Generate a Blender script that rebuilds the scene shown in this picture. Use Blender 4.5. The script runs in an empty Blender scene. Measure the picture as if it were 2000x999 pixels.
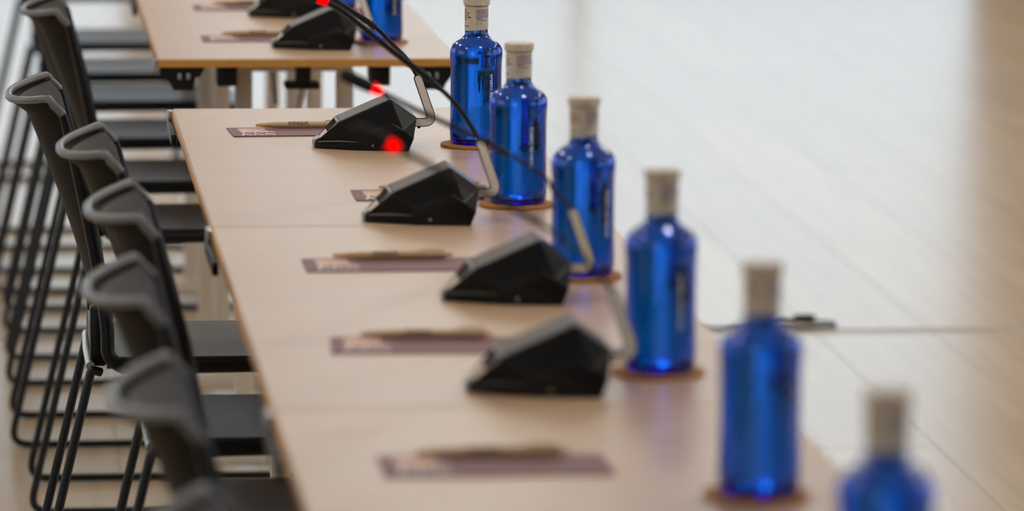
import bpy, bmesh, math, random
from mathutils import Vector, Matrix
random.seed(7)
S = bpy.context.scene
COL = S.collection

# ------------------------------------------------------------------ camera
FOC = 9150.0                                   # focal length in pixels of a 2000 px wide frame
ay = Vector((-1023, 1365, -FOC)).normalized()  # the table axis seen from the camera
ax = Vector((1, .008, (-1023 + 1365 * .008) / FOC)).normalized()
az = ax.cross(ay)
cam_d = bpy.data.cameras.new('camera')
cam = bpy.data.objects.new('camera', cam_d)
COL.objects.link(cam)
M3 = Matrix((ax, ay, az))                      # rows = world axes in camera space -> camera-to-world rotation
cam.matrix_world = Matrix.Translation((-.2629, -6.8572, 1.54)) @ M3.to_4x4()
cam_d.sensor_width = 36
cam_d.lens = FOC / 2000 * 36
cam_d.clip_end = 200
cam_d.dof.use_dof = True
cam_d.dof.focus_distance = 6.47
cam_d.dof.aperture_fstop = 4.3
S.camera = cam

# ------------------------------------------------------------------ world, view
w = bpy.data.worlds.new('overcast_sky')
S.world = w
w.use_nodes = True
bg = w.node_tree.nodes['Background']
bg.inputs[0].default_value = (.70, .87, 1.0, 1)
bg.inputs[1].default_value = 1.95
vs = S.view_settings
vs.view_transform = 'Standard'
vs.look = 'None'
vs.gamma = 1
vs.use_curve_mapping = False
vs.exposure = 0.0

# ------------------------------------------------------------------ helpers
def new_obj(name, data, mat=None, parent=None):
    o = bpy.data.objects.new(name, data)
    COL.objects.link(o)
    if mat is not None and data is not None:
        data.materials.clear()
        data.materials.append(mat)
    if parent is not None:
        o.parent = parent
    return o

def tag(o, label=None, cat=None, group=None, kind=None):
    if label: o['label'] = label
    if cat: o['category'] = cat
    if group: o['group'] = group
    if kind: o['kind'] = kind
    return o

def empty(name, loc=(0, 0, 0), rz=0):
    o = new_obj(name, None)
    o.location = loc
    o.rotation_euler = (0, 0, rz)
    return o

def bm_mesh(bm, name, smooth=False):
    bmesh.ops.recalc_face_normals(bm, faces=bm.faces)
    me = bpy.data.meshes.new(name)
    bm.to_mesh(me)
    bm.free()
    if smooth is True:
        for p in me.polygons: p.use_smooth = True
    elif smooth:
        for p in me.polygons: p.use_smooth = True
        me.set_sharp_from_angle(angle=math.radians(smooth))
    return me

def add_box(bm, x0, x1, y0, y1, z0, z1, bevel=0, seg=1):
    r = bmesh.ops.create_cube(bm, size=1)
    vs_ = r['verts']
    for v in vs_:
        v.co = Vector(((x0 + x1) / 2 + v.co.x * (x1 - x0), (y0 + y1) / 2 + v.co.y * (y1 - y0), (z0 + z1) / 2 + v.co.z * (z1 - z0)))
    if bevel:
        ed = list({e for v in vs_ for e in v.link_edges})
        bmesh.ops.bevel(bm, geom=ed, offset=bevel, segments=seg, affect='EDGES', profile=.5)

def box_obj(name, dims, mat, parent=None, bevel=0, seg=2):
    bm = bmesh.new()
    add_box(bm, *dims, bevel=bevel, seg=seg)
    return new_obj(name, bm_mesh(bm, name, 35 if bevel else False), mat, parent)

def lathe(prof, n=40, name='lathe', smooth=40):
    bm = bmesh.new()
    rings = []
    for r, z in prof:
        if r < 1e-6:
            rings.append([bm.verts.new((0, 0, z))])
        else:
            rings.append([bm.verts.new((r * math.cos(2 * math.pi * i / n), r * math.sin(2 * math.pi * i / n), z)) for i in range(n)])
    for a, b in zip(rings[:-1], rings[1:]):
        for i in range(n):
            j = (i + 1) % n
            if len(a) == 1 and len(b) == 1: continue
            if len(a) == 1: bm.faces.new((a[0], b[i], b[j]))
            elif len(b) == 1: bm.faces.new((a[i], a[j], b[0]))
            else: bm.faces.new((a[i], a[j], b[j], b[i]))
    return bm_mesh(bm, name, smooth)

def catmull(pts, sub=6):
    P = [Vector(p) for p in pts]
    P = [P[0] * 2 - P[1]] + P + [P[-1] * 2 - P[-2]]
    out = []
    for i in range(1, len(P) - 2):
        for k in range(sub):
            t = k / sub
            a, b, c, d = P[i - 1:i + 3]
            out.append(.5 * ((2 * b) + (c - a) * t + (2 * a - 5 * b + 4 * c - d) * t * t + (3 * b - a - 3 * c + d) * t ** 3))
    out.append(P[-2])
    return out

def fillet(pts, rad, seg=6):
    """polyline with its inner corners rounded"""
    P = [Vector(p) for p in pts]
    out = [P[0]]
    for i in range(1, len(P) - 1):
        a = (P[i - 1] - P[i]); b = (P[i + 1] - P[i])
        r = min(rad, a.length * .45, b.length * .45)
        p0 = P[i] + a.normalized() * r
        p1 = P[i] + b.normalized() * r
        for k in range(seg + 1):
            t = k / seg
            out.append(p0 * (1 - t) ** 2 + P[i] * 2 * t * (1 - t) + p1 * t * t)
    out.append(P[-1])
    return out

def add_tube(bm, pts, rad, n=10, cap=True):
    pts = [Vector(p) for p in pts]
    R = rad if isinstance(rad, (list, tuple)) else [rad] * len(pts)
    up = None
    rings = []
    for i, p in enumerate(pts):
        t = (pts[min(i + 1, len(pts) - 1)] - pts[max(i - 1, 0)]).normalized()
        if up is None:
            up = Vector((0, 1, 0)) if abs(t.y) < .9 else Vector((1, 0, 0))
        s = t.cross(up).normalized()
        up = s.cross(t).normalized()
        rings.append([bm.verts.new(p + (s * math.cos(2 * math.pi * k / n) + up * math.sin(2 * math.pi * k / n)) * R[i]) for k in range(n)])
    for a, b in zip(rings[:-1], rings[1:]):
        for k in range(n):
            bm.faces.new((a[k], a[(k + 1) % n], b[(k + 1) % n], b[k]))
    if cap:
        bm.faces.new(rings[0][::-1])
        bm.faces.new(rings[-1])

def tube_obj(name, pts, rad, mat, parent=None, n=10):
    bm = bmesh.new()
    add_tube(bm, pts, rad, n)
    return new_obj(name, bm_mesh(bm, name, 50), mat, parent)

def copy_tree(o, parent=None):
    c = o.copy()
    COL.objects.link(c)
    c.parent = parent
    for ch in o.children:
        copy_tree(ch, c)
    return c

# ------------------------------------------------------------------ materials
def mat(name, col, rough=.5, metal=0, spec=.5, coat=0, **kw):
    m = bpy.data.materials.new(name)
    m.use_nodes = True
    b = m.node_tree.nodes['Principled BSDF']
    b.inputs['Base Color'].default_value = (*col, 1)
    b.inputs['Roughness'].default_value = rough
    b.inputs['Metallic'].default_value = metal
    b.inputs['Specular IOR Level'].default_value = spec
    if coat:
        b.inputs['Coat Weight'].default_value = coat
        b.inputs['Coat Roughness'].default_value = .1
    for k, v in kw.items():
        b.inputs[k].default_value = v
    return m

def noise_mix(m, c1, c2, scale=(1, 1, 1), detail=6, dist=0, lo=.35, hi=.65, bump=0, coord='Object', rough=None, perobj=0):
    nt = m.node_tree; N = nt.nodes; L = nt.links
    b = N['Principled BSDF']
    tc = N.new('ShaderNodeTexCoord'); mp = N.new('ShaderNodeMapping')
    mp.inputs['Scale'].default_value = scale
    L.new(tc.outputs[coord], mp.inputs['Vector'])
    if perobj:
        oi = N.new('ShaderNodeObjectInfo'); mul = N.new('ShaderNodeMath'); mul.operation = 'MULTIPLY'; mul.inputs[1].default_value = 40
        L.new(oi.outputs['Random'], mul.inputs[0]); L.new(mul.outputs[0], mp.inputs['Location'])
    no = N.new('ShaderNodeTexNoise')
    no.inputs['Scale'].default_value = 1; no.inputs['Detail'].default_value = detail; no.inputs['Distortion'].default_value = dist
    L.new(mp.outputs[0], no.inputs['Vector'])
    cr = N.new('ShaderNodeValToRGB')
    cr.color_ramp.elements[0].position = lo; cr.color_ramp.elements[1].position = hi
    cr.color_ramp.elements[0].color = (*c1, 1); cr.color_ramp.elements[1].color = (*c2, 1)
    L.new(no.outputs['Fac'], cr.inputs['Fac'])
    src = cr.outputs[0]
    if perobj:
        hs = N.new('ShaderNodeHueSaturation'); mr = N.new('ShaderNodeMapRange')
        mr.inputs['To Min'].default_value = 1 - perobj; mr.inputs['To Max'].default_value = 1 + perobj
        L.new(oi.outputs['Random'], mr.inputs['Value']); L.new(mr.outputs[0], hs.inputs['Value']); L.new(src, hs.inputs['Color'])
        src = hs.outputs[0]
    L.new(src, b.inputs['Base Color'])
    if bump:
        bp = N.new('ShaderNodeBump'); bp.inputs['Strength'].default_value = bump; bp.inputs['Distance'].default_value = .001
        L.new(no.outputs['Fac'], bp.inputs['Height']); L.new(bp.outputs[0], b.inputs['Normal'])
    if rough:
        mr = N.new('ShaderNodeMapRange'); mr.inputs['To Min'].default_value = rough[0]; mr.inputs['To Max'].default_value = rough[1]
        L.new(no.outputs['Fac'], mr.inputs['Value']); L.new(mr.outputs[0], b.inputs['Roughness'])
    return m

M = {}
M['table'] = noise_mix(mat('table_laminate', (.5, .33, .2), .36, spec=.6), (.50, .32, .19), (.57, .385, .24), (3, 160, 40), 4, .3, rough=(.32, .40))
M['edge'] = noise_mix(mat('table_edge_banding', (.5, .28, .09), .45), (.56, .24, .035), (.64, .29, .05), (20, 20, 300), 3)
M['floor'] = noise_mix(mat('oak_floor', (.45, .3, .17), .3), (.48, .345, .215), (.54, .40, .26), (24, 1.2, 10), 3, .2, rough=(.235, .265), perobj=.05)
M['slab'] = mat('floor_slab', (.18, .13, .085), .6)
M['strip'] = mat('floor_strip', (.36, .29, .22), .42)
M['wall'] = mat('wall_paint', (.72, .70, .67), .8)
M['brown'] = noise_mix(mat('brown_panelling', (.33, .19, .10), .5), (.28, .155, .08), (.38, .22, .12), (2, 2, 20), 4)
M['ceil'] = mat('ceiling_paint', (.8, .8, .79), .85)
M['frame'] = mat('window_frame_grey', (.35, .35, .36), .4)
M['black'] = mat('black_metal', (.004, .004, .0045), .36, spec=.35)
M['plastic'] = mat('black_plastic', (.005, .0042, .004), .36, spec=.22)
M['shell'] = noise_mix(mat('chair_shell', (.01, .006, .005), .5, spec=.05), (.007, .0045, .003), (.011, .007, .005), (300, 300, 300), 2, bump=.15)
M['pad'] = noise_mix(mat('chair_pad', (.06, .045, .036), .55), (.030, .021, .016), (.052, .036, .028), (260, 260, 260), 3, bump=.3)
M['rim'] = mat('chair_rim', (.11, .102, .097), .34, spec=.75)  # paler than the rails: sky reflection on the lip put into the colour
M['seat'] = noise_mix(mat('chair_seat', (.02, .017, .016), .38, spec=.5), (.015, .0125, .0115), (.021, .018, .016), (300, 300, 300), 2, bump=.15)
M['leg'] = mat('table_leg_beige', (.84, .70, .55), .45)
M['steel'] = mat('brushed_steel', (.5, .5, .5), .3, metal=1)
M['body'] = mat('mic_black', (.005, .004, .0033), .32, spec=.26)
M['strip_top'] = mat('mic_top_plate', (.15, .138, .13), .27, spec=.8)  # reflected sky and ceiling put into the plate's pale base colour
M['trim'] = mat('mic_trim', (.06, .052, .047), .28, spec=.7)
M['silver'] = mat('mic_silver', (.42, .40, .37), .32, metal=.6)
M['champ'] = mat('mic_champagne', (.86, .80, .70), .4)
M['gold'] = mat('mic_button', (.62, .42, .20), .3, metal=.7)
M['led'] = mat('red_led', (.3, .0, .0), .5, spec=0)
b = M['led'].node_tree.nodes['Principled BSDF']
b.inputs['Emission Color'].default_value = (1, .0, .0, 1); b.inputs['Emission Strength'].default_value = 1.6
M['foam'] = mat('mic_foam', (.006, .006, .006), .85)
M['cork'] = noise_mix(mat('cork', (.45, .22, .09), .8), (.34, .12, .03), (.52, .22, .07), (700, 700, 700), 3, bump=.4)
M['card'] = mat('card_mauve', (.20, .082, .088), .55, spec=.35)
M['peach'] = mat('card_peach', (.68, .36, .23), .5)
M['white'] = mat('white_ink', (.85, .84, .82), .5)
M['pen'] = noise_mix(mat('pen_wheat_plastic', (.62, .43, .25), .5), (.55, .34, .16), (.72, .49, .27), (500, 900, 900), 4)
M['ink'] = mat('black_ink', (.02, .018, .018), .5)
M['label'] = mat('paper_label', (.66, .55, .43), .6)
M['cap'] = noise_mix(mat('bottle_cap', (.60, .50, .40), .5), (.55, .45, .35), (.66, .56, .45), (200, 200, 200), 3)
M['blueink'] = mat('blue_ink', (.06, .06, .22), .5)
M['mustard'] = mat('mustard_ink', (.42, .22, .03), .5)
M['green'] = mat('green_ink', (.42, .48, .25), .5)
M['goldband'] = mat('gold_band', (.45, .30, .10), .4, metal=.5)
# blue glass: clear surface, the colour sits in the thickness of the wall
g = bpy.data.materials.new('blue_glass'); g.use_nodes = True
nt = g.node_tree
nt.nodes.remove(nt.nodes['Principled BSDF'])
gb = nt.nodes.new('ShaderNodeBsdfGlass'); gb.inputs['IOR'].default_value = 1.5; gb.inputs['Roughness'].default_value = 0
va = nt.nodes.new('ShaderNodeVolumeAbsorption'); va.inputs['Color'].default_value = (.02, .71, .985, 1); va.inputs['Density'].default_value = 900
nt.links.new(gb.outputs[0], nt.nodes['Material Output'].inputs['Surface']); nt.links.new(va.outputs[0], nt.nodes['Material Output'].inputs['Volume'])
M['glass'] = g
M['water'] = mat('water', (1, 1, 1), 0, **{'Transmission Weight': 1.0, 'IOR': 1.33})
# clear window panes: thin glass, see-through with a faint reflection
p = bpy.data.materials.new('window_glass'); p.use_nodes = True
nt = p.node_tree
for n in list(nt.nodes): nt.nodes.remove(n)
out = nt.nodes.new('ShaderNodeOutputMaterial'); mx = nt.nodes.new('ShaderNodeMixShader')
tr = nt.nodes.new('ShaderNodeBsdfTransparent'); gl = nt.nodes.new('ShaderNodeBsdfGlossy'); mx.inputs[0].default_value = .06
gl.inputs['Roughness'].default_value = 0
nt.links.new(tr.outputs[0], mx.inputs[1]); nt.links.new(gl.outputs[0], mx.inputs[2]); nt.links.new(mx.outputs[0], out.inputs[0])
M['pane'] = p

# ------------------------------------------------------------------ room
X0, X1, Y0, Y1, ZC = -5.0, 7.0, -9.5, 12.0, 4.3
floor = box_obj('floor', (X0, X1, Y0, Y1, -.10, -.008), M['slab'])
tag(floor, 'glossy pale oak plank floor running under tables and chairs', 'floor', kind='structure')
PW, PL, JX = .24, 2.45, 1.388
def plank_mesh(wd, ln):
    bm = bmesh.new()
    a, l, c = wd / 2 - .0004, ln / 2 - .0004, .0009
    lo = [bm.verts.new((sx * a, sy * l, -.008)) for sx, sy in ((-1, -1), (1, -1), (1, 1), (-1, 1))]
    mi = [bm.verts.new((sx * a, sy * l, -c)) for sx, sy in ((-1, -1), (1, -1), (1, 1), (-1, 1))]
    hi = [bm.verts.new((sx * (a - c), sy * (l - c), 0)) for sx, sy in ((-1, -1), (1, -1), (1, 1), (-1, 1))]
    for A, B in ((lo, mi), (mi, hi)):
        for i in range(4): bm.faces.new((A[i], A[(i + 1) % 4], B[(i + 1) % 4], B[i]))
    bm.faces.new(hi)
    return bm_mesh(bm, 'plank')
SY = 2.385                                     # a brown joint strip crosses the floor here
spots = []
i0 = math.ceil((X0 - JX) / PW); i1 = math.floor((X1 - JX) / PW)
for i in range(i0, i1):
    x = JX + (i + .5) * PW
    for side in (1, -1):
        y = SY + side * .03
        k = 0
        while True:
            ln = PL if not (k == 0 and i % 2) else PL / 2
            y2 = y + side * ln
            if y2 > Y1 - .01 or y2 < Y0 + .01:
                y2 = Y1 if side > 0 else Y0
                ln = abs(y2 - y)
                if ln > .02: spots.append((x, (y + y2) / 2, ln))
                break
            spots.append((x, (y + y2) / 2, ln)); y = y2; k += 1
def seen(s):
    x, y, ln = s
    d = y + 6.86
    return -(abs(x - (-.26 + .11 * d)) / d) - (.25 if y < -1 else 0) - .004 * d
spots.sort(key=seen, reverse=True)
pm = {}
for x, y, ln in spots[:296]:
    key = round(ln, 3)
    if key not in pm:
        pm[key] = plank_mesh(PW, ln); pm[key].materials.append(M['floor'])
    o = new_obj('plank', pm[key], None, floor); o.location = (x, y, 0)
bm = bmesh.new()
for x, y, ln in spots[296:]:
    add_box(bm, x - PW / 2 + .001, x + PW / 2 - .001, y - ln / 2 + .001, y + ln / 2 - .001, -.008, 0)
o = new_obj('outer_planks', bm_mesh(bm, 'outer_planks'), M['floor'], floor); o['kind'] = 'stuff'
box_obj('joint_strip', (X0, X1, SY - .029, SY + .029, -.008, -.001), M['strip'], floor)

ceiling = box_obj('ceiling', (X0, X1, Y0, Y1, ZC, ZC + .12), M['ceil'])
tag(ceiling, 'plain white ceiling above the meeting room', 'ceiling', kind='structure')

def window_wall(name, label, axis, pos, thick, a0, a1, wins, z0, z1, wn, wallmat):
    """wall with openings; axis 'x' = wall in the plane y=pos, spanning x; axis 'y' = plane x=pos"""
    bm = bmesh.new()
    def bx(u0, u1, za, zb, t0=0, t1=thick):
        if u1 - u0 < 1e-4: return
        if axis == 'x': add_box(bm, u0, u1, pos + t0, pos + t1, za, zb)
        else: add_box(bm, pos + t0, pos + t1, u0, u1, za, zb)
    bx(a0 - .25, a1 + .25, -.10, z0); bx(a0 - .25, a1 + .25, z1, ZC + .12)
    cur = a0
    for u0, u1, *zt in wins:
        bx(cur, u0, z0, z1); cur = u1
        if zt: bx(u0, u1, zt[0], z1)
    bx(cur, a1, z0, z1)
    wobj = new_obj(name, bm_mesh(bm, name), wallmat)
    tag(wobj, label, 'wall', kind='structure')
    zfull = z1
    for k, (u0, u1, *zt) in enumerate(wins):
        z1 = zt[0] if zt else zfull
        m0, m1 = sorted((.3 * thick, .7 * thick))
        bm = bmesh.new()
        f = .035
        bx(u0, u1, z0, z0 + f, m0, m1); bx(u0, u1, z1 - f, z1, m0, m1)
        bx(u0, u0 + f, z0 + f, z1 - f, m0, m1); bx(u1 - f, u1, z0 + f, z1 - f, m0, m1)
        n = max(1, round((u1 - u0) / 1.4))
        for q in range(1, n):
            uu = u0 + (u1 - u0) * q / n
            bx(uu - f / 2, uu + f / 2, z0 + f, z1 - f, m0, m1)
        wo = new_obj('window_%d' % (wn + k), bm_mesh(bm, 'window'), M['frame'])
        tag(wo, 'tall grey framed window number %d along the %s' % (k + 1, name.replace('_', ' ')), 'window', kind='structure')
        for q in range(n):
            bm = bmesh.new()
            ua = u0 + (u1 - u0) * q / n; ub = u0 + (u1 - u0) * (q + 1) / n
            t = (m0 + m1) / 2
            bx(ua + f / 2, ub - f / 2, z0 + f, z1 - f, t - .003, t + .003)
            new_obj('pane', bm_mesh(bm, 'pane'), M['pane'], wo)
        # sampling portal in the opening (guides the sky light through the window, adds none)
        ld = bpy.data.lights.new('daylight_portal', 'AREA'); ld.shape = 'RECTANGLE'; ld.cycles.is_portal = True
        lo = bpy.data.objects.new('daylight_portal', ld); COL.objects.link(lo)
        ld.size = u1 - u0; ld.size_y = z1 - z0
        sgn = 1 if thick > 0 else -1
        if axis == 'x':
            lo.location = ((u0 + u1) / 2, pos + thick + .02 * sgn, (z0 + z1) / 2); lo.rotation_euler = (math.radians(-90 * sgn), 0, 0)
        else:
            lo.location = (pos + thick + .02 * sgn, (u0 + u1) / 2, (z0 + z1) / 2); lo.rotation_euler = (math.radians(90), 0, math.radians(90 * sgn))
    return wobj

window_wall('wall_back', 'window wall across the far end of the room', 'x', Y1, .25, X0, X1, [(-4.6, -2.5, 2.1), (-2.3, .30, 2.1), (.45, 3.8)], .12, 4.1, 1, M['brown'])
window_wall('wall_right', 'brown panelled side wall with tall windows', 'y', X1, .25, Y0, Y1, [(-7.5, -3.5), (-2.5, 1.5), (2.5, 6.5)], .6, 3.6, 4, M['brown'])
window_wall('wall_left', 'white side wall behind the row of chairs', 'y', X0, -.25, Y0, Y1, [(-3.5, 0.0), (2.0, 6.0)], .9, 3.0, 7, M['wall'])
window_wall('wall_front', 'brown panelled end wall with a window behind the viewer', 'x', Y0, -.25, X0, X1, [(-4.6, -1.6)], .3, 4.0, 10, M['brown'])  # unseen window added for front fill; brown wall keeps bottle reflections dark

# unseen ceiling panels, added to brighten the room
M['diff'] = mat('lamp_diffuser', (.9, .9, .88), .5)
b = M['diff'].node_tree.nodes['Principled BSDF']
b.inputs['Emission Color'].default_value = (1, .945, .87, 1); b.inputs['Emission Strength'].default_value = 27.0
for k, (x, y) in enumerate([(x, y) for y in (-1.8, 1.9, 5.6, 9.3) for x in (-2.4, 1.2, 4.8)]):
    t = new_obj('light_panel', None, None, ceiling)
    t.location = (x, y, ZC)
    bm = bmesh.new()
    for d in ((-.32, .32, -.32, -.29), (-.32, .32, .29, .32), (-.32, -.29, -.29, .29), (.29, .32, -.29, .29)):
        add_box(bm, *d, -.025, 0)
    new_obj('frame', bm_mesh(bm, 'frame'), M['wall'], t)
    box_obj('diffuser', (-.29, .29, -.29, .29, -.015, 0), M['diff'], t)

# ------------------------------------------------------------------ tables
TW, TL, TZ, TT = .486, 1.232, .74, .0135
def make_table(near, far):
    """origin at the floor under the near left corner; +y runs away from the viewer"""
    t = empty('folding_table')
    bm = bmesh.new()
    add_box(bm, 0, TW, 0, TL, TZ - TT, TZ, bevel=.0012)
    me = bm_mesh(bm, 'tabletop')
    top = new_obj('tabletop', me, M['table'], t)
    bm = bmesh.new(); e = .0016; z0, z1 = TZ - TT + .0003, TZ - .0018
    add_box(bm, -e, .0004, 0, TL, z0, z1); add_box(bm, TW - .0004, TW + e, 0, TL, z0, z1)
    add_box(bm, -e, TW + e, -e, .0004, z0, z1); add_box(bm, -e, TW + e, TL - .0004, TL + e, z0, z1)
    new_obj('edge_band', bm_mesh(bm, 'edge_band'), M['edge'], top)
    zb = TZ - TT
    for yy, sgn in ((near, 1), (TL - far, -1)):
        bm = bmesh.new()
        add_box(bm, .125, .335, yy - .018, yy + .018, zb - .036, zb - .012, .003)
        cb = new_obj('cross_beam', bm_mesh(bm, 'cross_beam', 35), M['leg'], t)
        for xx in (.152, .322):
            box_obj('column', (xx - .0145, xx + .0145, yy - .014, yy + .014, .04, zb - .034), M['leg'], t, .003)
        box_obj('foot', (.02, TW - .03, yy - .018, yy + .018, .018, .046), M['leg'], t, .006)
        for xx in (.035, TW - .045):
            bm = bmesh.new(); add_tube(bm, [(xx, yy, 0), (xx, yy, .02)], [.016, .013], 14)
            new_obj('foot_glide', bm_mesh(bm, 'foot_glide', 40), M['black'], t)
        ye = 0 if sgn > 0 else TL
        def yb(a, b): return (min(ye + sgn * a, ye + sgn * b), max(ye + sgn * a, ye + sgn * b))
        # corner couplings: a wide plate with a hooked block below it
        for xa, s in ((.002, 1), (TW - .002, -1)):
            bm = bmesh.new()
            y0, y1 = yb(.004, .075)
            prof = [(0, zb), (.074, zb), (.064, zb - .017), (.058, zb - .017), (.054, zb - .038), (.022, zb - .038), (.017, zb - .028), (.008, zb - .016), (0, zb - .014)]
            A = [bm.verts.new((xa + s * u, y0, z)) for u, z in prof]; B = [bm.verts.new((xa + s * u, y1, z)) for u, z in prof]
            n = len(prof)
            bm.faces.new(A); bm.faces.new(B[::-1])
            for q in range(n): bm.faces.new((A[q], A[(q + 1) % n], B[(q + 1) % n], B[q]))
            c = new_obj('corner_coupling', bm_mesh(bm, 'corner_coupling'), M['black'], t)
            for u in (.032, .046):
                yy0 = (y0 - .002, y0 + .002) if sgn > 0 else (y1 - .002, y1 + .002)
                xx = xa + s * u
                box_obj('rivet', (xx - .0025, xx + .0025, *yy0, zb - .02, zb - .010), M['steel'], c, .001)
        y0, y1 = yb(.12, .18)
        box_obj('hinge_block', (.100, .134, y0, y1, zb - .045, zb - .006), M['black'], t, .003)
        box_obj('hinge_block', (TW - .134, TW - .100, y0, y1, zb - .045, zb - .006), M['black'], t, .003)
        bm = bmesh.new()
        add_box(bm, .231, .255, y0, y1, zb - .045, zb, .002); add_box(bm, .212, .270, y0, y1 - .01, zb - .05, zb - .04, .002)
        new_obj('latch', bm_mesh(bm, 'latch', 35), M['black'], t)
        tip = tube_obj('strut', [(.243, (y0 + y1) / 2, zb - .048), (.243, (y0 + y1) / 2 + sgn * .20, zb - .16)], .006, M['steel'], t)
    bm = bmesh.new(); add_box(bm, .222, .252, near + .02, TL - far - .02, zb - .034, zb - .010, .003)
    new_obj('long_beam', bm_mesh(bm, 'long_beam', 35), M['leg'], t)
    # small steel clips that join one top to the next, on the left edge
    for y0, y1 in ((.004, .012), (TL - .022, TL - .002)):
        box_obj('edge_clip', (-.0085, -.0016, y0, y1, TZ - .022, TZ - .001), M['steel'], t, .0012)
    box_obj('edge_catch', (-.010, -.0016, TL - .20, TL - .022, TZ - .030, TZ - .014), M['black'], t, .002)
    return t
tabs = [(0, -1.236, .020, .12, 'beige wood folding table holding the sharp microphone, third table back'),
        (0, -2.472, .10, .10, 'beige wood folding table with two blurred microphones in the near middle'),
        (0, -3.708, .10, .10, 'nearest beige wood folding table with two bottles and no microphone'),
        (.004, .687, .28, .205, 'far beige wood folding table past the gap, orange front edge showing'),
        (-.004, 1.925, .26, .297, 'farthest beige folding table, mostly only its legs showing beneath')]
for x, y, na, fa, lb in tabs:
    t = make_table(na, fa)
    t.location = (x, y, 0)
    tag(t, lb, 'table', 'row of folding tables')

# ------------------------------------------------------------------ chairs
def make_chair():
    """origin on the floor below the seat's middle line, facing +x; x positions are those of the seat"""
    c = empty('sled_chair')
    HW = .150
    zb, zt = .470, .822
    def back_pt(t, s, off=0.0):
        # t: 0 seat .. 1 top ; s: -1..1 across ; off: thickness towards the sitter
        z = zb + (zt - zb) * t
        xw = -.113 - .066 * t ** 1.45
        dep = .006 + .040 * t ** 1.2
        w_ = HW * (1 - .04 * math.sin(math.pi * t)) + .004 * t
        cs = 1 - abs(s) ** 2.4
        x = xw - dep * cs + off
        return Vector((x, s * w_, z - .012 * cs * t))
    NT, NS = 18, 24
    def shell(off0, off1, t0, t1, sm, flare):
        bm = bmesh.new()
        G = []
        for off in (off0, off1):
            g_ = []
            for i in range(NT + 1):
                row = []
                for j in range(NS + 1):
                    t = t0 + (t1 - t0) * i / NT; s = sm * (-1 + 2 * j / NS) * (1 - .07 * max(0, (t - .93) / .07) ** 3)
                    p_ = back_pt(t, s, off)
                    fl = max(0, (t - .93) / .07) ** 2 * flare
                    p_.x -= fl * (1 - .55 * abs(s) ** 3)
                    row.append(bm.verts.new(p_))
                g_.append(row)
            G.append(g_)
        for g_ in G:
            for i in range(NT):
                for j in range(NS): bm.faces.new((g_[i][j], g_[i][j + 1], g_[i + 1][j + 1], g_[i + 1][j]))
        a, b_ = G
        for j in range(NS):
            for i in (0, NT): bm.faces.new((a[i][j], a[i][j + 1], b_[i][j + 1], b_[i][j]))
        for i in range(NT):
            for j in (0, NS): bm.faces.new((a[i][j], a[i + 1][j], b_[i + 1][j], b_[i][j]))
        return bm
    back = new_obj('backrest', bm_mesh(shell(0, .004, .02, 1, 1, .020), 'backrest', 40), M['shell'], c)
    new_obj('back_pad', bm_mesh(shell(.0042, .010, .03, .985, .95, .014), 'back_pad', 40), M['pad'], back)
    # one edge roll: seat edge, up the side, round the top corner, along the top and down again
    def top_pt(s):
        p_ = back_pt(1, s, .004); p_.x -= .020 * (1 - .55 * abs(s) ** 3); p_.z += .001
        return p_
    half, rad = [], []
    for p_, r_ in ((( .22, .150, .458), .0095), ((.12, .153, .458), .0095), ((0, .153, .457), .0095), ((-.078, .153, .456), .0095), ((-.094, .153, .459), .0095), ((-.106, .153, .468), .0095), ((-.111, .153, .480), .0095)):
        half.append(Vector(p_)); rad.append(r_)
    for t in (.1, .2, .3, .4, .5, .6, .7, .8, .88, .94):
        p_ = back_pt(t, 1, .004); p_.y += .002; half.append(p_); rad.append(.0095 - .0036 * max(0, t - .6) / .34)
    q = top_pt(1.0); half.append(Vector((q.x + .002, q.y - .001, q.z - .009))); rad.append(.0056)
    half.append(Vector((q.x - .004, q.y - .006, q.z - .001))); rad.append(.0054)
    for k in range(1, 15):
        half.append(top_pt(.91 * (1 - k / 14.0) if k < 14 else 0.0)); rad.append(.0053)
    full = half + [Vector((p_.x, -p_.y, p_.z)) for p_ in half[-2::-1]]
    fr = rad + rad[-2::-1]
    sm_ = catmull(full, 2)
    rr = []
    for i in range(len(full) - 1): rr += [fr[i], (fr[i] + fr[i + 1]) / 2]
    rr.append(fr[-1])
    k0 = 2 * 16; k1 = len(sm_) - 1 - k0
    tube_obj('side_rail', sm_[:k0 + 1], rr[:k0 + 1], M['plastic'], c, 8)
    tube_obj('top_rim', sm_[k0:k1 + 1], rr[k0:k1 + 1], M['rim'], back, 8)  # same roll as the rails, lightened for its sky sheen
    tube_obj('side_rail', sm_[k1:], rr[k1:], M['plastic'], c, 8)
    # seat
    bm = bmesh.new()
    NX, NY = 18, 16
    G = []
    for lay in (0, 1):
        g_ = []
        for i in range(NX + 1):
            row = []
            for j in range(NY + 1):
                u = i / NX; s = -1 + 2 * j / NY
                x = -.112 + .37 * u
                ws = HW * (1 - .10 * u ** 4)
                z = .4705 - .007 * (1 - s * s) * math.sin(math.pi * min(1, u * 1.1)) - .018 * max(0, u - .8) ** 1.5 / .09
                if lay == 0: z -= .016
                row.append(bm.verts.new((x, s * ws, z)))
            g_.append(row)
        G.append(g_)
    for g_ in G:
        for i in range(NX):
            for j in range(NY): bm.faces.new((g_[i][j], g_[i][j + 1], g_[i + 1][j + 1], g_[i + 1][j]))
    a, b_ = G
    for j in range(NY):
        for i in (0, NX): bm.faces.new((a[i][j], a[i][j + 1], b_[i][j + 1], b_[i][j]))
    for i in range(NX):
        for j in (0, NY): bm.faces.new((a[i][j], a[i + 1][j], b_[i + 1][j], b_[i][j]))
    new_obj('seat', bm_mesh(bm, 'seat', 40), M['seat'], c)
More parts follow.
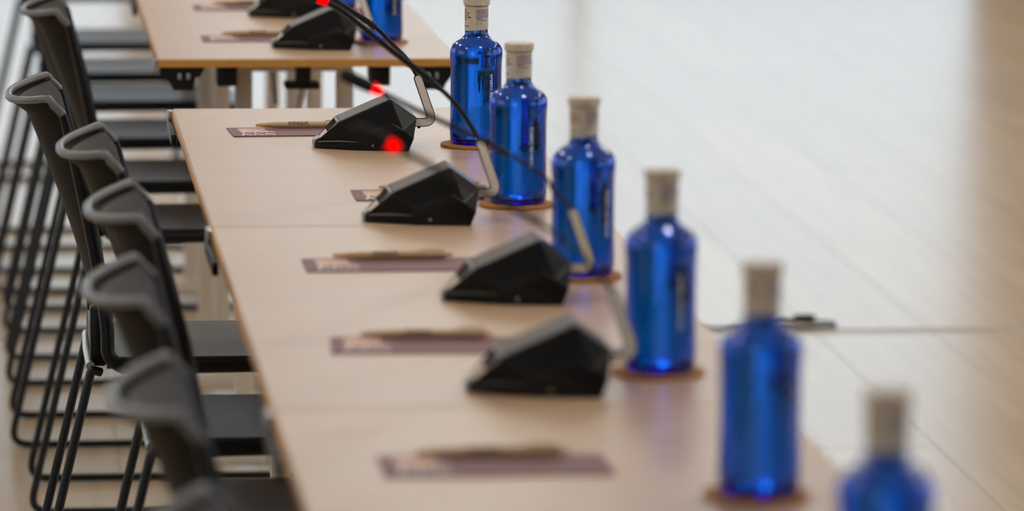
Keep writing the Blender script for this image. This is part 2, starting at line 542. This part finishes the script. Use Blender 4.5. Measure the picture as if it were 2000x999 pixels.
    # sled legs, one bent tube on each side
    for s in (-1, 1):
        P = fillet([(-.120, s * .134, .447), (-.133, s * .141, .452), (-.237, s * .143, .0065), (.262, s * .143, .0065), (.205, s * .134, .448)], .034, 6)
        tube_obj('sled_leg', P, .0063, M['black'], c, 10)
    tube_obj('rear_bar', [(-.134, -.136, .456), (-.136, 0, .458), (-.134, .136, .456)], .0062, M['steel'], c, 10)
    tube_obj('front_bar', [(.203, -.136, .445), (.203, .136, .445)], .006, M['black'], c, 10)
    for s in (-1, 1):
        box_obj('back_bracket', (-.134, -.112, s * .105 - .012, s * .105 + .012, .452, .535), M['plastic'], c, .004)
    bm = bmesh.new(); add_box(bm, -.133, -.118, -.10, .10, .462, .50, .004)
    new_obj('back_mount', bm_mesh(bm, 'back_mount', 35), M['plastic'], c)
    return c
ch0 = make_chair()
chairs = [(0.000, -.44, 0, 'dark sled chair in sharp focus with grey rear bar at third table'),
          (.061, -1.036, 0, 'dark sled chair just in front of the sharp chair, back slightly blurred'),
          (.084, -1.596, 0, 'dark sled chair third from the bottom, blurred rounded back'),
          (.070, -2.185, 0, 'dark sled chair with strongly blurred pale lip, third-nearest to the viewer'),
          (.080, -2.80, 0, 'dark sled chair with very blurred back, second nearest to the viewer'),
          (.088, -3.42, 0, 'nearest dark sled chair, only a blur at the bottom edge'),
          (.028, .785, 0, 'dark sled chair just past the table gap, tall back reaching the top edge'),
          (.000, 1.375, 0, 'dark sled chair behind the one at the table gap, seat below far table'),
          (-.006, 1.995, 0, 'dark sled chair third past the table gap, thin blurred seat'),
          (-.010, 2.60, 0, 'dark sled chair fourth past the table gap, broad blurred seat'),
          (-.030, 3.12, 0, 'dark sled chair fifth past the table gap, blurred seat strip'),
          (-.040, 3.75, 0, 'farthest dark sled chair but one, bluish seat strip near the top'),
          (-.055, 4.95, 0, 'farthest dark sled chair, its leg crossing the top left corner')]
for k, (x, y, r, lb) in enumerate(chairs):
    o = ch0 if k == 0 else copy_tree(ch0)
    o.location = (x, y, 0)
    o.rotation_euler.z = math.radians(r)
    tag(o, lb, 'chair', 'chairs along the tables')

# ------------------------------------------------------------------ text helper
def text_mesh(body, size, bold=0.0):
    cu = bpy.data.curves.new('txt', 'FONT')
    cu.body = body; cu.size = size; cu.align_x = 'CENTER'; cu.align_y = 'CENTER'; cu.offset = bold
    cu.resolution_u = 3
    o = bpy.data.objects.new('txt', cu)
    COL.objects.link(o)
    dg = bpy.context.evaluated_depsgraph_get()
    me = bpy.data.meshes.new_from_object(o.evaluated_get(dg))
    bpy.data.objects.remove(o); bpy.data.curves.remove(cu)
    bm = bmesh.new(); bm.from_mesh(me)
    bmesh.ops.triangulate(bm, faces=bm.faces)
    for _ in range(4):                         # fine enough to be wrapped on a round barrel
        long_e = [e for e in bm.edges if e.calc_length() > size * .12]
        if not long_e: break
        bmesh.ops.subdivide_edges(bm, edges=long_e, cuts=1)
        bmesh.ops.triangulate(bm, faces=bm.faces)
    bm.to_mesh(me); bm.free()
    return me

# ------------------------------------------------------------------ bottles and coasters
def make_bottle():
    t = empty('water_bottle')
    prof = [(0, .004), (.020, .0035), (.028, .0005), (.0325, .0005), (.0350, .004), (.0360, .012), (.0360, .022), (.0354, .036), (.0352, .060), (.0352, .105), (.0356, .114),
            (.0362, .121), (.0362, .127), (.0354, .132), (.0330, .1365), (.0280, .1410), (.0215, .1450), (.0178, .1485), (.0162, .1515), (.0158, .155), (.0158, .188), (.0150, .1910)]
    inner = [(0, .0085), (.018, .008), (.028, .006), (.0305, .007), (.0322, .012), (.0325, .022), (.0320, .036), (.0318, .060), (.0318, .105), (.0321, .114), (.0326, .121), (.0326, .127), (.0318, .1305),
             (.0298, .1340), (.0255, .1380), (.0190, .1418), (.0150, .1455), (.0132, .1495), (.0128, .154), (.0128, .1910)]
    new_obj('glass_body', lathe(prof + inner[::-1], 64, 'glass_body', 60), M['glass'], t)
    wp = [(max(0, r - .0002), z + .0002) for r, z in inner if z < .150] + [(.0126, .158), (0, .158)]
    new_obj('water', lathe(wp, 64, 'water', 60), M['water'], t)
    # paper sleeve round the neck, its lower edge dips a little
    bm = bmesh.new(); n = 48; R = .01625
    lo, hi = [], []
    for i in range(n):
        a = 2 * math.pi * i / n
        dip = .0012 * math.cos(a - 2.6)
        lo.append(bm.verts.new((R * math.cos(a), R * math.sin(a), .1572 - dip))); hi.append(bm.verts.new((R * math.cos(a), R * math.sin(a), .1905)))
    li = [bm.verts.new((v.co.x * .985, v.co.y * .985, v.co.z)) for v in lo]; hi2 = [bm.verts.new((v.co.x * .985, v.co.y * .985, v.co.z)) for v in hi]
    for i in range(n):
        j = (i + 1) % n
        bm.faces.new((lo[i], lo[j], hi[j], hi[i])); bm.faces.new((li[i], li[j], hi2[j], hi2[i]))
        bm.faces.new((lo[i], lo[j], li[j], li[i])); bm.faces.new((hi[i], hi[j], hi2[j], hi2[i]))
    lab = new_obj('neck_label', bm_mesh(bm, 'neck_label', 50), M['label'], t)
    new_obj('gold_band', lathe([(.0155, .1893), (.0164, .1895), (.0164, .1922), (.0155, .1924)], 40, 'gold_band'), M['goldband'], t)
    new_obj('cap', lathe([(0, .1916), (.0172, .1916), (.0183, .1922), (.0185, .1985), (.0180, .2005), (.0165, .2012), (0, .2012)], 48, 'cap', 45), M['cap'], t)
    def wrap(rects, R, name, m):
        """patches of ink on the cylinder: (angle0, angle1, z0, z1), angle measured from the viewer's side, + to the right"""
        bm = bmesh.new()
        for a0, a1, z0, z1 in rects:
            k = max(1, int(abs(a1 - a0) / 8))
            prev = None
            for q in range(k + 1):
                a = math.radians(-90 + a0 + (a1 - a0) * q / k)
                cur = [bm.verts.new((r_ * math.cos(a), r_ * math.sin(a), z)) for r_ in (R, R + .00012) for z in (z0, z1)]
                if prev:
                    bm.faces.new((prev[2], cur[2], cur[3], prev[3])); bm.faces.new((prev[0], cur[0], cur[1], prev[1]))
                    bm.faces.new((prev[0], cur[0], cur[2], prev[2])); bm.faces.new((prev[1], cur[1], cur[3], prev[3]))
                else: bm.faces.new((cur[0], cur[1], cur[3], cur[2]))
                prev = cur
            bm.faces.new((prev[0], prev[1], prev[3], prev[2]))
        return new_obj(name, bm_mesh(bm, name), m, lab)
    rnd = random.Random(3)
    rows = []
    for q, (aa, ab) in enumerate([(-8, 78), (-8, 58), (-8, 80), (-8, 80), (-8, 84), (-8, 24), (-2, 52)]):
        a = aa; z = .1862 - q * .00237
        while a < ab:
            wd = rnd.uniform(5, 13); rows.append((a, min(a + wd, ab), z - .0011, z)); a += wd + 2.2
    wrap(rows, .01626, 'small_print', M['blueink'])
    wrap([(-84, -64, .1708, .1868)], .01626, 'mustard_mark', M['mustard'])
    wrap([(-58, -40, .1808, .1820), (-58, -48, .1776, .1790), (-56, -34, .1746, .1762), (-80, -46, .1624, .1636)], .01626, 'dark_print', M['ink'])
    wrap([(-8, 4, .1654, .1690), (10, 20, .1664, .1684)], .01626, 'green_mark', M['green'])
    # white lettering running up the right side of the glass
    me = text_mesh('SOLAN DE CABRAS', .0062, .0001)
    for v in me.vertices:
        along, up = v.co.x, v.co.y
        a = math.radians(-90 + 31) - up / .0353
        v.co = Vector((.0354 * math.cos(a), .0354 * math.sin(a), .072 + along))
    new_obj('lettering', me, M['white'], t)
    return t
bot0 = make_bottle()
coa0 = new_obj('cork_coaster', lathe([(0, 0), (.0455, 0), (.0466, .0008), (.0466, .0034), (.0458, .0042), (0, .0042)], 56, 'cork_coaster', 40), M['cork'])
BX = [(.400, -.465, 0, 'in sharp focus beside the sharpest microphone', 'under the sharply focused bottle'),
      (.391, -1.070, 0, 'nearly sharp, crossed by a thin mic neck', 'under the nearly sharp second bottle'),
      (.398, -1.664, 0, 'behind the bracket of the third microphone, softly blurred', 'under the bottle behind the third microphone'),
      (.396, -2.299, 0, 'at the middle right, blurred, beside the nearest microphone', 'under the bottle beside the nearest microphone'),
      (.394, -2.922, 0, 'large and blurred, whole body showing near the bottom right', 'under the large blurred whole bottle'),
      (.383, -3.550, 0, 'nearest the viewer, very blurred, cut by the bottom edge', 'under the nearest bottle, below the frame'),
      (.385, .936, 0, 'behind a mic neck on the far table', 'on the far table under the nearer bottle'),
      (.352, 1.50, 0, 'farthest one on the far table, mostly hidden behind a bracket', 'on the far table under the farthest bottle')]
for k, (x, y, r, lb, lc) in enumerate(BX):
    o = bot0 if k == 0 else copy_tree(bot0)
    o.location = (x, y, TZ + .0044); o.rotation_euler.z = math.radians(r + (0, -9, 12, -5, 20, 8, 3, -4)[k])
    tag(o, 'cobalt blue glass water bottle ' + lb, 'bottle', 'blue water bottles')
    c = coa0 if k == 0 else copy_tree(coa0)
    c.location = (x - .002, y, TZ + .0001)
    tag(c, 'round cork coaster ' + lc, 'coaster', 'cork coasters')

# ------------------------------------------------------------------ microphones
def mm(*p): return Vector(p) * .001
def make_mic_body(t):
    V = dict(N0=(1, 17, 0), N1=(3, 14, 10), T0=(31, 37, 37), T1=(104, 37, 69), R1=(140, 32, 43), S1=(119, 53, 28),
             M1=(56, 46, 22), M2=(84, 52, 24), M3=(104, 47, 37), B0=(60, 46, 0), B1=(127, 58, 0), P=(134, 54, 16), K=(60, 47, 10))
    bm = bmesh.new()
    A = {k: bm.verts.new(mm(u, -v, z)) for k, (u, v, z) in V.items()}
    B = {k: bm.verts.new(mm(u, v, z)) for k, (u, v, z) in V.items()}
    fs = [('T0', 'T1', 'M3', 'M2', 'M1'), ('T1', 'R1', 'S1', 'M3'), ('N1', 'T0', 'M1'), ('N1', 'M1', 'K'), ('N0', 'N1', 'K', 'B0'), ('K', 'M1', 'M2'),
          ('K', 'M2', 'B1', 'B0'), ('M2', 'M3', 'S1'), ('M2', 'S1', 'B1'), ('S1', 'R1', 'P'), ('S1', 'P', 'B1')]
    for f in fs:
        for D in (A, B): bm.faces.new([D[k] for k in f])
    def band(*ks):
        for a, b_ in zip(ks[:-1], ks[1:]): bm.faces.new((A[a], A[b_], B[b_], B[a]))
    band('N0', 'N1')
    front = bm.faces.new((A['N1'], A['T0'], B['T0'], B['N1']))
    band('T0', 'T1', 'R1', 'P', 'B1')
    bm.faces.new([A['N0'], A['B0'], A['B1'], B['B1'], B['B0'], B['N0']])
    bmesh.ops.recalc_face_normals(bm, faces=bm.faces)
    r = bmesh.ops.inset_individual(bm, faces=[front], thickness=.0045, depth=0)
    nrm = front.normal.copy()
    for v in front.verts: v.co -= nrm * .0045
    me = bm_mesh(bm, 'mic_base')
    o = new_obj('base_housing', me, M['body'], t)
    bv = o.modifiers.new('bevel', 'BEVEL'); bv.width = .0011; bv.segments = 2; bv.limit_method = 'ANGLE'; bv.angle_limit = math.radians(12)
    return o
def plate(name, corners, th, m, parent):
    c = [Vector(p) * .001 for p in corners]
    n = (c[1] - c[0]).cross(c[2] - c[0]).normalized()
    bm = bmesh.new()
    a = [bm.verts.new(p - n * .0003) for p in c]; b_ = [bm.verts.new(p + n * th) for p in c]
    k = len(c)
    bm.faces.new(a[::-1]); bm.faces.new(b_)
    for i in range(k): bm.faces.new((a[i], a[(i + 1) % k], b_[(i + 1) % k], b_[i]))
    return new_obj(name, bm_mesh(bm, name), m, parent)
def make_mic(neck, loc, rz, label, thin=1.0):
    """origin under the nose tip; +x from the sitter's side towards the bracket; neck = [(dx,dz)...] from bracket top in mm"""
    t = empty('conference_microphone', loc, rz)
    base = make_mic_body(t)
    plate('top_plate', [(35, -33, 38.9), (101, -33, 67.8), (101, 33, 67.8), (35, 33, 38.9)], .0006, M['strip_top'], base)
    plate('front_bevel', [(30.2, -32, 36.6), (33.6, -33, 38.3), (33.6, 33, 38.3), (30.2, 32, 36.6)], .0010, M['silver'], base)
    plate('talk_button', [(7.5, -13, 10.5), (19, -20, 21.5), (19, 20, 21.5), (7.5, 13, 10.5)], .0016, M['gold'], base)
    plate('nose_cap', [(.4, -15, 3), (2, -13.4, 9.6), (2, 13.4, 9.6), (.4, 15, 3)], .0016, M['silver'], base)
    plate('nose_ridge', [(2.4, -13.0, 10.2), (7.2, -16.5, 13.5), (7.2, 16.5, 13.5), (2.4, 13.0, 10.2)], .0012, M['silver'], base)
    for s in (-1, 1):
        tube_obj('side_trim', [mm(6, s * 19.6, 9), mm(32, s * 33.8, 11.2), mm(57, s * 47.2, 11.6)], [.0013, .0017, .0006], M['trim'], base, 8)
        tube_obj('corner_trim', [mm(105, s * 47.4, 36.8), mm(119, s * 53.2, 28.2), mm(139.5, s * 32.4, 43)], [.0004, .0010, .0006], M['trim'], base, 8)
    bm = bmesh.new(); add_tube(bm, [mm(78, -50.5, 7), mm(78, -52.2, 7)], .0018, 10)
    new_obj('screw', bm_mesh(bm, 'screw'), M['steel'], base)
    # L-shaped bracket behind the housing
    ctr = fillet([mm(131, 0, 33), mm(165.5, 0, 33), mm(144.5, 0, 93.5)], .013, 8)
    def ribbon(hw, y0, y1, cut=0.0):
        P = list(ctr)
        P[0] = P[0] + (P[1] - P[0]).normalized() * cut
        bm = bmesh.new(); L_, R_ = [], []
        for i, p_ in enumerate(P):
            tg = (P[min(i + 1, len(P) - 1)] - P[max(i - 1, 0)]).normalized()
            nn = Vector((-tg.z, 0, tg.x))
            L_.append(p_ + nn * hw); R_.append(p_ - nn * hw)
        tg = (P[-1] - P[-2]).normalized(); nn = Vector((-tg.z, 0, tg.x))
        cap = [P[-1] + nn * hw * math.cos(a) + tg * hw * math.sin(a) for a in [math.pi * q / 8 for q in range(1, 8)]]
        loop = L_ + cap + R_[::-1]
        a = [bm.verts.new((q.x, y0, q.z)) for q in loop]; b_ = [bm.verts.new((q.x, y1, q.z)) for q in loop]
        n = len(loop)
        for i in range(n): bm.faces.new((a[i], a[(i + 1) % n], b_[(i + 1) % n], b_[i]))
        # quad strips on both faces
        m_ = len(P)
        for F in (a, b_):
            for i in range(m_ - 1):
                bm.faces.new((F[i], F[i + 1], F[n - 2 - i], F[n - 1 - i]))
            bm.faces.new([F[i] for i in range(m_ - 1, m_ + len(cap) + 1)])
        return bm
    br = new_obj('neck_bracket', bm_mesh(ribbon(.0060, -.0036, .0036), 'neck_bracket'), M['body'], t)
    new_obj('bracket_inlay', bm_mesh(ribbon(.0048, -.0041, .0041, .001), 'bracket_inlay'), M['champ'], br)
    bm = bmesh.new(); add_tube(bm, [mm(146, 0, 28), mm(146, 0, 24.6)], .0022, 10)
    new_obj('bracket_screw', bm_mesh(bm, 'bracket_screw'), M['black'], br)
    # gooseneck: from the bracket's head to the lit collar and the capsule
    top = Vector((.1425, 0, .0985))
    P = [top + Vector((.003, 0, -.008))] + [top + Vector((dx * .001, dy * .001, dz * .001)) for dx, dy, dz in neck]
    path = catmull(P, 6)
    # cut the path into: neck | led collar | capsule by length
    Ls = [0]
    for a, b_ in zip(path[:-1], path[1:]): Ls.append(Ls[-1] + (b_ - a).length)
    tot = Ls[-1]
    def at(l):
        for i in range(len(path) - 1):
            if Ls[i + 1] >= l:
                q = (l - Ls[i]) / max(1e-9, Ls[i + 1] - Ls[i]); return path[i].lerp(path[i + 1], q)
        return path[-1]
    l_led0, l_led1 = tot - .050, tot - .038
    n = 40
    npts = [at(l_led0 * i / n) for i in range(n + 1)]
    tube_obj('gooseneck', npts, [thin * (.0028 if i < .42 * n else .0037) for i in range(n + 1)], M['black'], t, 10)
    k0 = .42 * l_led0
    gn = [at(k0 + d) for d in (-.006, -.004, .004, .006)]
    tube_obj('neck_sleeve', gn, [.0029 * thin, .0044 * thin, .0044 * thin, .0037 * thin], M['black'], t, 10)
    tube_obj('light_ring', [at(l_led0), at((l_led0 + l_led1) / 2), at(l_led1)], [.0042, .0054, .0062], M['led'], t, 14)
    cp = [at(l_led1 + (tot - l_led1) * q) for q in (0, .04, .12, .5, .8, .93, 1)]
    tube_obj('capsule', cp, [.0058, .0066, .0070, .0072, .0070, .0058, .003], M['foam'], t, 14)
    tag(t, label, 'microphone', 'conference microphones on the tables')
    return t
n1 = [(0, 0, 0), (-13, 0, 21.3), (-32, 0, 41), (-57, 0, 66), (-88.6, 0, 87), (-117, 0, 105), (-170, 0, 134), (-228, 0, 160)]
n2 = [(0, 0, 0), (-18, 0, 29), (-34, 0, 49.5), (-65.5, 0, 78), (-97, 0, 101.5), (-135, 0, 132), (-166.4, 0, 157), (-191, 0, 171), (-232, 0, 190)]
n3 = [(0, 0, 0), (-21, 0, 21), (-30, 0, 35), (-73, 0, 62.4), (-138, 0, 94.4), (-177, 0, 112.6), (-208, 0, 128.6), (-254, 0, 150)]
n4 = [(0, 0, 0), (-21, 0, 21), (-34, 0, 38), (-80, 0, 70), (-140, 0, 103), (-180, 0, 123), (-213, 0, 141), (-254, 0, 160)]
MIC = [(.1755, -.463, 0, n1, 'black conference microphone in sharp focus beside the printed pen'),
       (.1865, -1.192, 0, n2, 'black conference microphone at the table seam, slightly blurred, second sharpest'),
       (.2240, -1.812, 0, n3, 'black conference microphone past the seam, blurred, second nearest to viewer'),
       (.1930, -2.380, 0, n4, 'nearest black conference microphone, heavily blurred with pale grey top'),
       (.1975, .868, 0, n3, 'black conference microphone at the front of the far table'),
       (.1880, 1.411, 0, n3, 'farthest black conference microphone, cut by the top edge')]
for x, y, r, nk, lb in MIC:
    make_mic(nk, (x, y, TZ + .0004), math.radians(r), lb, .78 if nk in (n3, n4) else 1.08)

# ------------------------------------------------------------------ cards and pens
def make_card():
    """origin at the near left corner"""
    t = empty('note_card')
    L_, W_ = .205, .098
    box_obj('sheet', (0, L_, 0, W_, 0, .0012), M['card'], t)
    box_obj('peach_panel', (.014, .052, .046, .086, .0012, .0013), M['peach'], t)
    bm = bmesh.new()
    for x0, y0 in ((.013, .006), (.016, .032)):
        for q in range(3):
            xx = x0 + q * .0165
            for (a, b_) in (((xx, y0 + .004 * q), (xx + .005, y0 + .021)), ((xx + .005, y0 + .021), (xx + .013, y0 + .003))):
                d = (Vector(b_) - Vector(a)).normalized(); nn = Vector((-d.y, d.x)) * .0012
                c4 = [Vector(a) + nn, Vector(a) - nn, Vector(b_) - nn, Vector(b_) + nn]
                lo = [bm.verts.new((v.x, v.y, .0012)) for v in c4]; hi = [bm.verts.new((v.x, v.y, .00145)) for v in c4]
                bm.faces.new(hi); bm.faces.new(lo[::-1])
                for i in range(4): bm.faces.new((lo[i], lo[(i + 1) % 4], hi[(i + 1) % 4], hi[i]))
    new_obj('white_lettering', bm_mesh(bm, 'white_lettering'), M['white'], t)
    return t
def make_pen():
    """origin under the writing end; barrel along +x"""
    t = empty('ballpoint_pen')
    R = .0047
    prof = [(0, 0), (.0012, .0002), (.0022, .0015), (.0029, .008), (.0037, .020), (R * .95, .032), (R, .042), (R, .098)]
    me = lathe(prof + [(0, .098)], 24, 'barrel', 40)
    me.transform(Matrix.Translation((0, 0, R)) @ Matrix.Rotation(math.radians(90), 4, 'Y'))
    br = new_obj('barrel', me, M['pen'], t)
    me = lathe([(0, .0985), (R * 1.0, .0985), (R * 1.02, .128), (R * .8, .131), (.0022, .1315), (.0022, .139), (0, .1395)], 24, 'upper_barrel', 40)
    me.transform(Matrix.Translation((0, 0, R)) @ Matrix.Rotation(math.radians(90), 4, 'Y'))
    new_obj('upper_barrel', me, M['pen'], t)
    box_obj('clip', (.100, .130, -.0016, .0016, 2 * R + .0004, 2 * R + .0016), M['pen'], t, .0005)
    me = text_mesh('INNSiDE', .0084, .00016)
    for v in me.vertices:
        a = math.radians(-90 + 52) * -1
        # wrap letters on the upper near side of the barrel
        ang = math.radians(218) + v.co.y / R
        v.co = Vector((.061 + v.co.x * .92, (R + .00018) * math.cos(ang), R - (R + .00018) * math.sin(ang)))
    new_obj('lettering', me, M['ink'], br)
    return t
card0, pen0 = make_card(), make_pen()
CARDS = [(.072, -.350, 3, True, 'left of the sharpest microphone'), (.192, -1.020, 0, True, 'mostly hidden behind the second microphone'),
         (.090, -1.612, 0, True, 'just past the table seam'), (.078, -2.165, -3, True, 'left of the nearest microphone'),
         (.078, -2.820, 0, True, 'alone on the nearest table, very blurred'), (.088, .955, 0, True, 'left of the microphone on the far table'),
         (.098, 1.510, 0, True, 'farthest on the far table, near the top edge')]
for k, (x, y, r, pen, lb) in enumerate(CARDS):
    c = card0 if k == 0 else copy_tree(card0)
    c.location = (x, y, TZ + .0003); c.rotation_euler.z = math.radians(r)
    tag(c, 'mauve printed card ' + lb, 'card', 'printed cards at the seats')
    q = pen0 if k == 0 else copy_tree(pen0)
    q.location = (x + .035, y + .086, TZ + .0018); q.rotation_euler.z = math.radians((3, 0, 1, -3, 1, 0, 0)[k])
    tag(q, 'wheat coloured pen ' + ('printed in black lying on the card ' if k == 0 else 'lying on the card ') + lb, 'pen', 'pens on the cards')

# ------------------------------------------------------------------ cable on the floor
cb = empty('floor_cable', (1.34, 2.46, 0))
tag(cb, 'thin dark cable with a plug lying on the pale floor behind the large bottle', 'cable')
def fl(x, y, z=.004): return (x - 1.34, y - 2.46, z)
tube_obj('cord', catmull([fl(.86, 2.44), fl(1.0, 2.425), (1.18 - 1.34, 2.422 - 2.46, .004), fl(1.27, 2.418), fl(1.34, 2.41), fl(1.43, 2.43), fl(1.44, 2.475), fl(1.38, 2.495), fl(1.32, 2.51), fl(1.345, 2.519), fl(1.372, 2.517)], 6), .0032, M['black'], cb, 8)
tube_obj('plug', [fl(1.368, 2.517, .009), fl(1.376, 2.517, .009), fl(1.405, 2.514, .009), fl(1.413, 2.513, .009)], [.003, .006, .006, .004], M['plastic'], cb, 12)
# ------------------------------------------------------------------ end
